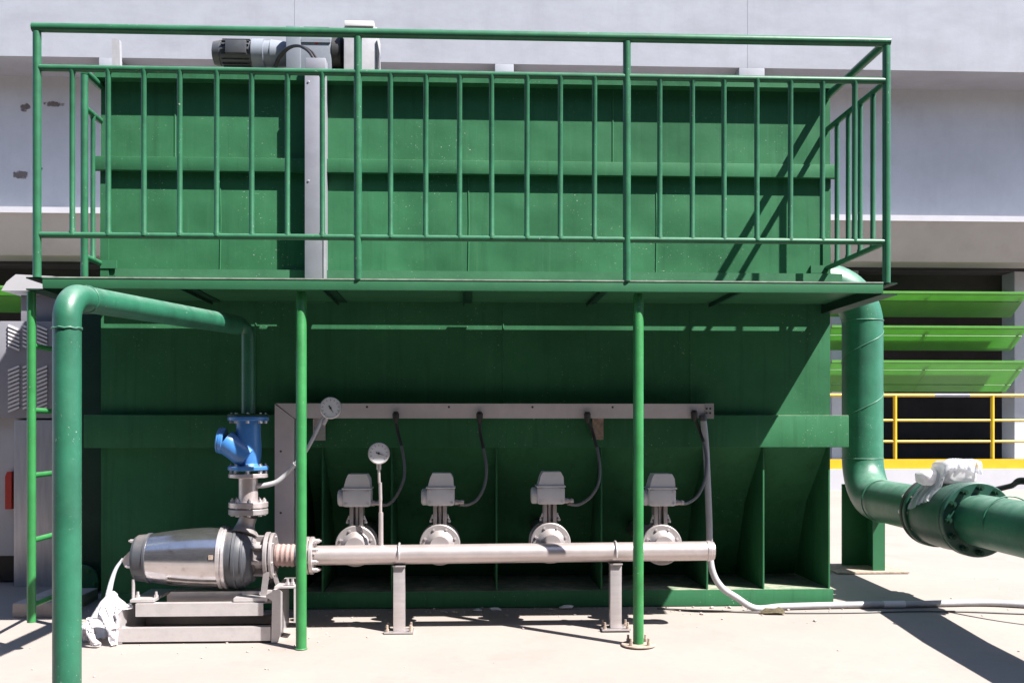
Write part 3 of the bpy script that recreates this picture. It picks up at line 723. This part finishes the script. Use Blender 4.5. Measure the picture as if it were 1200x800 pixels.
def motor_valves():
    c = at(*VALVES[0], MY)
    root = thing('motorised_valve', '', 'valve', (c.x, MY+.07, c.z), 'motorised ball valves along the manifold')
    o = Vector(root.location)
    def V(x, y, z): return o+Vector((x, y, z))
    f = part('flange', disc(V(0, .010, 0), (0, 1, 0), .108, .022, .004, 40), 'cast_grey', root)
    bolts(f, V(0, -.004, 0), (0, -1, 0), .086, 8, .008, .006, 'steel', .5)
    part('ball_body', lathe([(.02, .070), (.035, .082), (.075, .092), (.115, .082), (.13, .070)], o, (0, 1, 0), 32), 'cast_grey', root)
    f2 = part('flange', disc(V(0, .142, 0), (0, 1, 0), .108, .022, .004, 40), 'cast_grey', root)
    bolts(f2, V(0, .128, 0), (0, -1, 0), .09, 8, .010, .008, 'steel', .5)
    part('hub', lathe([(-.055, .050), (-.03, .054), (-.012, .068), (-.002, .078)], o, (0, 1, 0), 32), 'cast_grey', root)
    part('tail_pipe', tube([V(0, .15, 0), V(0, .95, 0)], .052, 22), 'cast_grey', root)
    y = part('yoke', box(o.x-.045, o.x+.045, o.y+.03, o.y+.12, o.z+.085, o.z+.10, .003), 'cast_grey', root)
    for sx in (-1, 1):
        part('yoke_post', box(o.x+sx*.026-.010, o.x+sx*.026+.010, o.y+.035, o.y+.115, o.z+.10, o.z+.205, .002), 'cast_grey', y)
        me = mesh(lathe([(0, .009), (.012, .009), (.012, .005), (.022, .005)], (0, 0, 0), (0, 0, 1), 6))
        link('bolt', me, 'steel', y, V(sx*.048, .05, .115)); link('bolt', me, 'steel', y, V(sx*.040, .05, .135))
    part('stem', tube([V(0, .075, .09), V(0, .075, .21)], .014, 12), 'steel', root)
    ac = part('actuator_case', box(o.x-.070, o.x+.078, o.y+.005, o.y+.145, o.z+.205, o.z+.300, .016), 'actuator_grey', root)
    part('case_lid', prism([(o.x-.066, o.z+.301), (o.x+.074, o.z+.301), (o.x+.070, o.z+.352), (o.x+.056, o.z+.378), (o.x-.040, o.z+.378), (o.x-.052, o.z+.352)], 'y', o.y+.012, o.y+.138), 'actuator_grey', ac)
    part('lid_seam', box(o.x-.074, o.x+.082, o.y+.002, o.y+.148, o.z+.297, o.z+.305, .003), 'actuator_grey', ac)
    part('motor_end', lathe([(0, .045), (.022, .045), (.030, .036)], V(-.070, .07, .25), (-1, 0, 0), 22), 'actuator_grey', ac)
    part('cable_gland', lathe([(0, .015), (.018, .015), (.02, .012), (.035, .012), (.036, .015), (.05, .010)], V(.078, .05, .222), (1, 0, 0), 12), 'cast_grey', ac)
    me = mesh(lathe([(0, .006), (.005, .006)], (0, 0, 0), (0, -1, 0), 8))
    for sx, dz in ((-1, .222), (1, .222), (-1, .286), (1, .286)): link('case_screw', me, 'steel', ac, V(sx*.058+.004, .005, dz))
    L = ['grey motorised valve nearest the pump, behind the stem of the lower pressure gauge',
         'grey motorised valve just right of the left pipe stand on the manifold',
         'grey motorised valve between the two pipe stands, nearer the right stand',
         'grey motorised valve farthest right on the manifold, partly behind the right green post']
    for k, (px, py) in enumerate(VALVES):
        r = root if k == 0 else copy_tree(root)
        q = at(px, py, MY); r.location = (q.x, MY+.07, q.z); r['label'] = L[k]
    return
motor_valves()

def stands():
    c = at(468, 740, MY); g = gz(MY); zt = at(468, 662, MY).z
    root = thing('pipe_stand', 'slim square steel pipe stand under the left half of the manifold', 'stand', (c.x, MY, g), 'stands under the manifold')
    part('upright', box(c.x-.030, c.x+.030, MY-.028, MY+.028, g+.010, zt-.004, .003), 'steel', root)
    part('saddle', box(c.x-.033, c.x+.033, MY-.04, MY+.04, zt-.0035, zt+.003), 'steel', root)
    part('base_plate', box(c.x-.075, c.x+.075, MY-.055, MY+.055, g+.001, g+.009), 'steel', root)
    zc = at(468, 649, MY).z
    part('u_bolt', tube([(c.x, MY+.056*math.cos(a), zc+.056*math.sin(a)) for a in [math.pi*(k/20*1.24-.12) for k in range(21)]], .006, 8), 'steel', root)
    me = mesh(lathe([(0, .009), (.014, .009), (.014, .006), (.034, .006)], (0, 0, 0), (0, 0, 1), 6))
    for sx in (-1, 1):
        for sy in (-1, 1): link('anchor_bolt', me, 'rust', root, (c.x+sx*.06, MY+sy*.038, g+.009))
    r = copy_tree(root); q = at(721, 738, MY); r.location = (q.x, MY, g+.004)
    r['label'] = 'slim square steel pipe stand just left of the right green post'
stands()

# ------------------------------------------------------------------ gauges
def gauge(px, py, Y, label, needle, stem):
    c = at(px, py, Y); r = .056
    t = thing('pressure_gauge', label, 'gauge', c, 'pressure gauges')
    part('case', lathe([(-.035, r*.8), (-.034, r*.97), (.0, r), (.008, r), (.010, r*.9), (.004, r*.9)], c, (0, -1, 0), 36), 'steel', t)
    d = part('dial', lathe([(.0045, r*.9), (.0055, r*.9)], c, (0, -1, 0), 36), 'white_enamel', t)
    n = Vector((math.cos(needle), 0, math.sin(needle))); s = Vector((-n.z, 0, n.x))
    bm = bmesh.new(); b = c+Vector((0, -.008, 0))
    prism([(b+p).xz[:] for p in (n*r*.62, s*.0035-n*.015, -s*.0035-n*.015)], 'y', b.y-.001, b.y, bm)
    part('needle', bm, 'black_rubber', d, 0)
    part('hub', lathe([(0, .006), (.003, .005)], b+Vector((0, -.001, 0)), (0, -1, 0), 12), 'black_rubber', d)
    for k in range(11):
        a = math.radians(225-27*k); q = Vector((math.cos(a), 0, math.sin(a))); p1 = c+q*r*.66; p2 = c+q*r*.82; w_ = Vector((-q.z, 0, q.x))*.0012
        part('tick_mark', prism([(p1+w_).xz[:], (p2+w_).xz[:], (p2-w_).xz[:], (p1-w_).xz[:]], 'y', c.y-.0064, c.y-.0054), 'dark_grey', d, 0)
    for nm, pts, rr, m in stem:
        part(nm, tube(pts, rr, 12), m, t)
gauge(387.5, 478, 5.30, 'round white pressure gauge by the top of the left green post', -1.0,
      [('stem', [at(384, 487, 5.31), at(379, 497, 5.32)], .011, 'conduit')])
_z = at(446, 640, MY)
gauge(444, 531, 5.33, 'round white pressure gauge on a thin stem rising from the manifold', -.35,
      [('stem', [at(444, 541, 5.35), at(444, 550, 5.35)], .013, 'pipe_steel'), ('stem', [at(444, 550, 5.35), at(444.5, 566, 5.35)], .007, 'pipe_steel'),
       ('stem_valve', [at(445.5, 565, 5.35), at(446, 586, 5.35)], .009, 'pipe_steel'), ('stem', [at(446, 585, 5.35), at(446, 602, 5.355)], .008, 'pipe_steel'),
       ('stem_nipple', [at(446.3, 600, 5.355), at(446.5, 639, MY)], .0125, 'pipe_steel')])

# ------------------------------------------------------------------ cable tray, cables, conduit
def tray():
    Y = 5.72
    X = lambda px: at(px, 480, Y).x
    t = thing('cable_tray', 'grey metal cable tray fixed along the tank band above the valves', 'cable tray', (0, Y, 1.08))
    z0, z1 = 1.083, 1.165
    part('horizontal_channel', prism([(X(322)+.003, z1), (X(836), z1), (X(836), z0), (X(345), z0)], 'y', Y, Y+.05), 'tray_steel', t)
    part('vertical_channel', prism([(X(322), z1-.004), (X(345)-.002, z0-.002), (X(345)-.002, .30), (X(322), .30)], 'y', Y-.0015, Y+.05), 'tray_steel', t)
    me = mesh(lathe([(0, .0065), (.003, .005)], (0, 0, 0), (0, -1, 0), 8))
    for px in (430, 526, 624, 718): link('screw', me, 'dark_grey', t, (X(px), Y, (z0+z1)/2+.022))
    for z in (.56, .90): link('screw', me, 'dark_grey', t, (X(329), Y-.0015, z))
    for px, py0, py1 in ((702, 489, 515), (373, 489, 516)):
        p = at(px, py0, Y); q = at(px, py1, Y)
        part('bracket', box(p.x-.032, p.x+.032, Y+.051, Y+.058, q.z, p.z+.02), 'rust' if px > 500 else 'steel', t)
        part('bracket_web', box(p.x-.032, p.x-.026, Y+.02, Y+.050, q.z, p.z-.008), 'rust' if px > 500 else 'steel', t)
    part('end_plate', box(X(826), X(836)+.002, Y-.004, Y-.001, z0-.002, z1+.002), 'steel', t)
    for dx in (0, .02):
        for dz in (.03, .055): link('screw', me, 'dark_grey', t, (X(828)+dx, Y-.004, z0+dz))
tray()

def valve_cables():
    S = [([(447, 592), (456, 590), (465, 580), (473, 562), (474, 545), (471, 525), (466, 505), (464, 488)], 'nearest the pump'),
         ([(538, 591), (549, 591), (560, 584), (568, 568), (570, 548), (567, 528), (563, 508), (562, 488)], 'second along from the pump'),
         ([(665, 590), (678, 591), (692, 582), (701, 567), (703, 549), (700, 527), (694, 505), (688, 488)], 'third along from the pump'),
         ([(796, 590), (806, 589), (818, 580), (826, 562), (828, 540), (825, 520), (819, 502), (813, 486)], 'farthest right on the manifold')]
    for k, (P, lb) in enumerate(S):
        n = len(P); Q = [at(px, py, 5.49+(5.705-5.49)*min(1, i/(n-2))) for i, (px, py) in enumerate(P)]
        t = thing('valve_cable', 'thin cable curving up to the tray from the motorised valve '+lb, 'cable', Q[0], 'cables from the motorised valves to the tray')
        path = smooth_path(Q)
        part('sheath', tube(path, .0085, 10), 'cable_grey', t)
        m = int(len(path)*.72)
        part('upper_lead', tube(path[m:], .0092, 10), 'black_rubber', t)
        part('entry_gland', lathe([(0, .010), (.02, .017), (.05, .019), (.062, .012)], Q[-1]+Vector((0, -.012, -.035)), (0, 0, 1), 14), 'black_rubber', t)
valve_cables()

def conduit():
    g = gz(5.75)
    P = [at(824, 489, 5.70), at(827, 520, 5.69), at(829, 560, 5.68), at(831, 610, 5.67), at(832, 650, 5.66), at(836, 672, 5.66), at(846, 688, 5.67), at(862, 699, 5.69), at(885, 704, 5.72)]
    P += [at(915, 704.5, 5.75), at(960, 703.5, 5.77), at(1010, 703, 5.78), at(1060, 702.5, 5.78), at(1110, 701.5, 5.80), at(1160, 701, 5.80), at(1230, 704, 5.72), at(1300, 706, 5.7)]
    for q in P[8:]: q.z = gz(q.y)+.0205
    P[7].z = max(P[7].z, gz(P[7].y)+.03)
    t = thing('grey_conduit', 'flexible grey conduit dropping from the tray end and running right across the ground', 'conduit', P[8])
    path = smooth_path(P, 10)
    part('hose', tube(path, .0185, 14), 'conduit', t)
    part('tray_collar', lathe([(0, .022), (.03, .022), (.032, .019)], P[0]+Vector((0, 0, -.02)), (0, 0, 1), 14), 'dark_grey', t)
    part('hose_joint', tube(path[-46:-40], .0215, 14), 'slat_white', t)
conduit()

def ground_cable():
    P = [at(770, 711, 5.8), at(800, 713, 5.75), at(840, 714, 5.72), at(890, 716, 5.68), at(940, 717, 5.66), at(1010, 716, 5.66), at(1070, 713, 5.68), at(1130, 714, 5.66), at(1200, 719, 5.6), at(1280, 722, 5.55)]
    for q in P: q.z = gz(q.y)+.006
    o = part('ground_cable', tube(smooth_path(P), .005, 8), 'cable_grey', None)
    tag(o, 'thin dark cable lying on the ground in front of the grey conduit', 'cable')
ground_cable()

# ------------------------------------------------------------------ big pipe on the right
BX, BY, BR = 2.80, 7.2, .142
def big_pipe():
    t = thing('large_pipe', 'thick green pipe dropping beside the tank and running forward at right', 'pipe', (BX, BY, 0))
    zt = 2.06; zb = .535
    c = fillet([(1.9, BY, zt), (BX, BY, zt), (BX, BY, zb), (BX-.02, 6.03, zb-.01)], .30, 14)
    part('pipe_run', tube(c, BR, 40), 'pipe_paint', t)
    part('pipe_run', tube([(BX-.02, 5.52, zb-.012), (BX-.03, 2.2, zb-.04)], BR, 40), 'pipe_paint', t)
    for z in (zt-.27, zb+.275):
        part('weld_seam', tube([(BX+(BR+.001)*math.cos(k*math.pi/20), BY+(BR+.001)*math.sin(k*math.pi/20), z) for k in range(41)], .004, 8), 'pipe_paint', t)
    # helical weld along the upright
    P = []
    for k in range(81):
        a = 2*math.pi*k/40; P.append((BX+(BR+.0005)*math.cos(a), BY+(BR+.0005)*math.sin(a), .86+.88*k/80))
    part('weld_seam', tube(P, .0035, 6), 'pipe_paint', t)
    for y in (6.8, 5.18):
        part('weld_seam', tube([(BX-.02+(BR+.001)*math.cos(k*math.pi/20), y, zb-.002+(BR+.001)*math.sin(k*math.pi/20)) for k in range(41)], .004, 8), 'pipe_paint', t)
big_pipe()

def pipe_valve():
    y0, y1 = 6.03, 5.53; z = .524; x = BX-.02; ax = Vector((0, -1, 0))
    t = thing('flanged_valve', 'dark green flanged valve bolted into the large forward pipe', 'valve', (x, (y0+y1)/2, z))
    part('body', lathe([(0, BR+.045), (.06, BR+.050), (.24, BR+.056), (.42, BR+.050), (.50, BR+.045)], (x, y0, z), ax, 40), 'valve_paint', t)
    for y, m in ((y0+.012, 'black_rubber'), (y0-.030, 'valve_paint '), (y1+.030, 'valve_paint '), (y1-.012, 'valve_paint')):
        f = part('flange', disc((x, y, z), ax, .206, .034, .005, 48), m.strip(), t)
        if m in ('black_rubber', 'valve_paint'):
            bolts(f, (x, y+(.03 if m == 'black_rubber' else -.022), z), ax, .178, 12, .017, .06, 'steel' if m == 'black_rubber' else 'dark_green_paint', .5)
        if m == 'valve_paint ':
            bolts(f, (x, y+(-.026 if y > 5.8 else .026), z), ax, .178, 12, .016, .025, 'rust', .5)
    part('neck', tube([(x, 5.78, z+.15), (x, 5.78, z+.30)], .05, 20), 'dark_green_paint', t)
pipe_valve()

def wrap():
    c = at(1116, 556, 5.78); c.y = 5.78
    t = thing('plastic_wrapped_actuator', 'white plastic wrapped bundle on top of the flanged valve', 'bundle', (c.x, c.y, .80))
    def parcel(nm, ctr, sz, e, amp, seed, m):
        bm = bmesh.new(); bmesh.ops.create_icosphere(bm, subdivisions=5, radius=1)
        off = Vector((seed, seed*.7, seed*.3))
        for v in bm.verts:
            d = v.co.normalized(); q = Vector([math.copysign(abs(a)**e, a) for a in d])
            k = 1+amp*2*noise.noise(d*1.6+off)+amp*.5*(1-2*abs(noise.noise(d*2.6+off)))
            v.co = Vector((q.x*sz[0]*k, q.y*sz[1]*k, q.z*sz[2]*k))+Vector(ctr)
        part(nm, bm, m, t, 50)
    parcel('bundle', (c.x+.02, c.y, c.z+.008), (.100, .09, .064), .55, .03, 3, 'white_plastic')
    parcel('bundle_end', (c.x-.10, c.y+.05, c.z-.02), (.085, .07, .045), .8, .05, 8, 'white_plastic')
    # thin film fallen over the parcel and the valve body
    bx, by, bz = np.array([c.x+.02, c.y, c.z+.008]), np.array([.095, .085, .060]), None
    def hit(P, Q):
        q = (P-bx)/(by+.012); l = np.max(np.abs(q), axis=-1); ins = l < 1
        k = np.argmax(np.abs(q), axis=-1)
        for ax_ in range(3):
            mk = ins & (k == ax_); P[mk, ax_] = bx[ax_]+np.sign(q[mk, ax_])*(by[ax_]+.012); P[mk] = P[mk]*.15+Q[mk]*.85; Q[mk] = P[mk]
        d = P[..., [0, 2]]-np.array([BX-.02, .524]); l = np.linalg.norm(d, axis=-1)
        R_ = np.where((P[..., 1] < 5.585) | (P[..., 1] > 5.985), .213, BR+.064)
        ins = l < R_; P[ins, 0] = BX-.02+(d[..., 0]/l*R_)[ins]; P[ins, 2] = .524+(d[..., 1]/l*R_)[ins]; P[ins] = P[ins]*.15+Q[ins]*.85; Q[ins] = P[ins]
        return P
    P = drape_cloth((c.x-.05, c.y+.02, c.z+.11), (.34, .26), (.46, .36), (44, 36), hit, 70, 5, .4)
    part('loose_film', sheet(P), 'film', t, 70)
wrap()

def valve_lead():
    for d in (0, 1):
        P = [at(1150, 577-d, 5.7), at(1168, 574-d*2, 5.65), at(1185, 570-d*2, 5.6), at(1205, 566-d*4, 5.5), at(1290, 590, 5.2)]
        P = [q+Vector((0, 0, 0)) for q in P]
        g = P[-1].copy(); g.z = gz(g.y)+.01
        o = part('valve_lead', tube(smooth_path(P+[g]), .011, 10), 'black_rubber', None)
        tag(o, ['lower', 'upper'][d]+' of two black cables leaving the flanged valve to the right', 'cable', 'black cables at the flanged valve')
valve_lead()

def pipe_support():
    y = 7.2; g = gz(y)
    a, b = at(985, 600, y-.16).x, at(1037, 600, y-.16).x
    t = thing('pipe_support', 'green steel column on a base plate under the large pipe bend', 'support', ((a+b)/2, y, g))
    part('web', box(at(987, 600, y+.12).x, b-.013, y+.12, y+.135, g+.012, .62), 'green_paint', t)
    part('side_flange', box(b-.012, b, y-.150, y+.135, g+.012, .60), 'green_paint', t)
    part('front_lip', box(b-.085, b, y-.163, y-.151, g+.012, .60), 'green_paint', t)
    part('base_plate', box(a-.05, b+.14, y-.24, y+.22, g+.001, g+.011), 'rust', t)
pipe_support()

# ------------------------------------------------------------------ machine at far left
def machine():
    Y = 6.75
    X = lambda px: at(px, 500, Y).x
    Z = lambda py: at(30, py, Y).z
    t = thing('machine_cabinet', 'grey machine cabinet with slanted vent slats at far left behind the ladder', 'cabinet', (X(10), 7.3, gz(7.3)))
    part('cabinet_body', box(X(-130), X(33), Y+.02, 8.6, .20, Z(382), .01), 'machine_white', t)
    part('steel_panel', box(X(20), X(78), Y-.05, Y+.018, .01, Z(492), .006), 'panel_steel', t)
    v = part('vent_panel', box(X(-20), X(72), Y-.04, Y+.018, Z(490)+.001, Z(377), .004), 'machine_grey', t)
    part('cabinet_side', box(X(34), X(80), Y+.02, 8.4, .05, Z(382), .006), 'machine_grey', t)
    part('neck', box(X(22), X(64), Y+.03, 7.6, Z(381)+.001, Z(345), .004), 'machine_grey', t)
    part('hood', prism([(X(3), Z(341)), (X(70), Z(341)), (X(66), Z(324)), (X(20), Z(322)), (X(9), Z(331))], 'y', Y-.02, 7.8), 'machine_white', t)
    part('base_skid', box(X(-130), X(20), Y+.12, 8.5, gz(7)+.005, .199), 'black_rubber', t)
    wx = at(5, 670, Y)
    for a, b in ((13.5, 26.5), (30.5, 35), (47, 59)):
        xa, xb = X(a), X(b); w_ = xb-xa
        for py, sl, n in ((379, 1, 6), (426, -1, 11)):
            dz = .0255 if n == 6 else .0262
            h = w_*.42*(1 if a != 30.5 else 1.0)
            for k in range(n):
                zc = Z(py)-.012-k*dz-(h*.5)
                bm = bmesh.new()
                q = [(xa, zc+sl*h/2), (xb, zc-sl*h/2), (xb, zc-sl*h/2-.013), (xa, zc+sl*h/2-.013)]
                prism(q, 'y', Y-.052, Y-.0405, bm)
                part('vent_slat', bm, 'slat_white', v, 0)
    for py in (457, 480):
        c = at(2, py, Y); part('knob', lathe([(0, .022), (.03, .020), (.032, .012)], (c.x, Y+.02, c.z), (0, -1, 0), 18), 'black_rubber', t)
    c = at(12.5, 574, Y)
    part('red_handle', prism([(c.x-.018, c.z-.12), (c.x+.022, c.z-.12), (c.x+.022, c.z+.12), (c.x-.006, c.z+.12), (c.x-.018, c.z+.09)], 'y', Y-.04, Y+.019), 'red_paint', t)
    part('hinge_strip', box(X(-20), X(6), Y+.003, Y+.019, Z(408), Z(404)), 'dark_grey', t)
machine()

def dark_column():
    xa, xb = at(90, 500, 6.5).x, TX0-.015
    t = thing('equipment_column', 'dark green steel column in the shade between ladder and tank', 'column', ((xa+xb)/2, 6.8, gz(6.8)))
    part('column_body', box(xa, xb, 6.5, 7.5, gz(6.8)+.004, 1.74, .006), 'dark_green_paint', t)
    c = at(96, 682, 6.45)
    f = part('pipe_flange', disc((c.x, 6.44, c.z), (0, 1, 0), .11, .03), 'green_paint', t)
    part('pipe_stub', tube([(c.x, 6.45, c.z), (c.x, 6.505, c.z)], .06, 20), 'green_paint', t)
    bolts(f, (c.x, 6.422, c.z), (0, -1, 0), .088, 6, .013, .012, 'post_paint', .2)
dark_column()

def blocks():
    a, b = at(14, 728, 5.72), at(64, 706, 5.72)
    o = part('concrete_block', box(a.x, b.x+.05, 5.72, 6.25, gz(5.8)-.006, b.z, .01), 'block_concrete', None)
    tag(o, 'low beige concrete block on the ground behind the foot of the ladder', 'block')
blocks()

# ------------------------------------------------------------------ litter
def bag():
    c = at(122, 735, 5.2); g = gz(5.2)
    t = thing('plastic_bag', 'crumpled white plastic bag heaped against the left end of the pump frame', 'bag', (c.x, 5.2, g))
    xf = at(139, 740, 5.17).x
    balls = [((c.x+.0, 5.20, g+.06), .085), ((c.x+.02, 5.24, g+.155), .065), ((c.x+.02, 5.25, g+.23), .03), ((c.x-.055, 5.17, g+.05), .06)]
    def hit(P, Q):
        for ctr, r in balls:
            d = P-np.array(ctr); l = np.linalg.norm(d, axis=-1, keepdims=True)
            ins = (l < r)[..., 0]; P[ins] = (np.array(ctr)+d/np.maximum(l, 1e-6)*r)[ins]; P[ins] = P[ins]*.12+Q[ins]*.88; Q[ins] = P[ins]
        # the end of the pump frame
        ins = (P[..., 0] > xf-.004) & (P[..., 2] < .125) & (P[..., 1] > 5.165)
        top = ins & (P[..., 2] > .10); side = ins & ~top
        P[top, 2] = .127; P[side, 0] = xf-.005
        fl = P[..., 2] < g+.004; P[fl, 2] = g+.004; P[fl, :2] = P[fl, :2]*.2+Q[fl, :2]*.8; Q[fl] = P[fl]
        return P
    for nm, dx, dy, z, sz, rest, sd, m in (('bag_film', .01, .02, .26, (.17, .15), (.38, .38), 4, 'white_plastic'),
                                           ('bag_film', -.04, -.035, .18, (.11, .10), (.22, .26), 11, 'white_plastic'),
                                           ('bag_film', .045, -.02, .22, (.08, .09), (.16, .28), 23, 'white_plastic')):
        P = drape_cloth((c.x+dx, 5.21+dy, z), sz, rest, (34, 34), hit, 110, sd, .5, .1)
        part(nm, sheet(P), m, t, 70)
    bm = bmesh.new(); n = 10; V = []
    P0 = [at(127, 697, 5.27), at(131, 680, 5.31), at(136, 666, 5.33), at(144, 654, 5.35)]
    part('bag_strap', tube(smooth_path(P0, 6), [.015-.0005*k for k in range(19)], 8), 'film', t, 0)
bag()

def leaf():
    p = at(908, 712, 5.66); g = gz(5.66); bm = bmesh.new()
    P = [(-.09, 0, .004), (-.05, .02, .03), (-.01, .015, .012), (.03, .025, .035), (.055, .0, .02), (.05, -.03, .003), (0, -.025, .01), (-.05, -.02, .006)]
    vs = [bm.verts.new((p.x+a, p.y+b, g+.003+c)) for a, b, c in P]; ctr = bm.verts.new((p.x, p.y, g+.03))
    for k in range(len(vs)): bm.faces.new((vs[k], vs[(k+1) % len(vs)], ctr))
    bmesh.ops.solidify(bm, geom=bm.faces[:], thickness=.002)
    tag(part('dry_leaf', bm, 'brown_leaf', None, 0), 'curled brown dry leaf on the ground under the grey conduit', 'leaf')
leaf()

def scraps():
    L = [(581, 717, 5.8, .028, 'pale scrap on the ground at the foot of the tank below its middle'),
         (664, 714, 5.82, .034, 'pale scrap on the ground left of the right pipe stand'),
         (560, 719, 5.78, .022, 'small pale scrap nearest the left pipe stand at the tank foot')]
    for px, py, Y, s, lb in L:
        p = at(px, py, Y); bm = crumple((p.x, Y, gz(Y)+s*.3), (s, s*.7, s*.35), 2, .5, 2.5, px*.1, gz(Y)+.001)
        tag(part('debris_scrap', bm, 'slat_white', None, 0), lb, 'scrap', 'scraps at the foot of the tank')
scraps()

def grit():
    bm = bmesh.new(); rnd = random.Random(3)
    for k in range(480):
        q = rnd.random()
        if q < .6: x = rnd.uniform(-2.0, 2.2); y = 5.84-abs(rnd.gauss(0, .10))
        elif q < .8: x = rnd.gauss(-1.35, .35); y = 5.30+rnd.gauss(0, .16)
        else: x = rnd.uniform(-2.6, 3.6); y = rnd.uniform(4.3, 7.5)
        if TX0 < x < TX1 and y > 5.845: continue
        r = rnd.uniform(.002, .007)*(1 if rnd.random() < .93 else 1.8)
        M = Matrix.Translation((x, y, gz(y)+r*.4)) @ Matrix.Rotation(rnd.uniform(0, 6), 4, 'Z') @ Matrix.Diagonal((r*1.3, r, r*.7, 1))
        bmesh.ops.create_icosphere(bm, subdivisions=1, radius=1, matrix=M)
    o = part('grit', bm, 'block_concrete', None, 0)
    tag(o, 'loose grit and crumbs scattered over the concrete by the tank foot', 'grit'); o['kind'] = 'stuff'
grit()
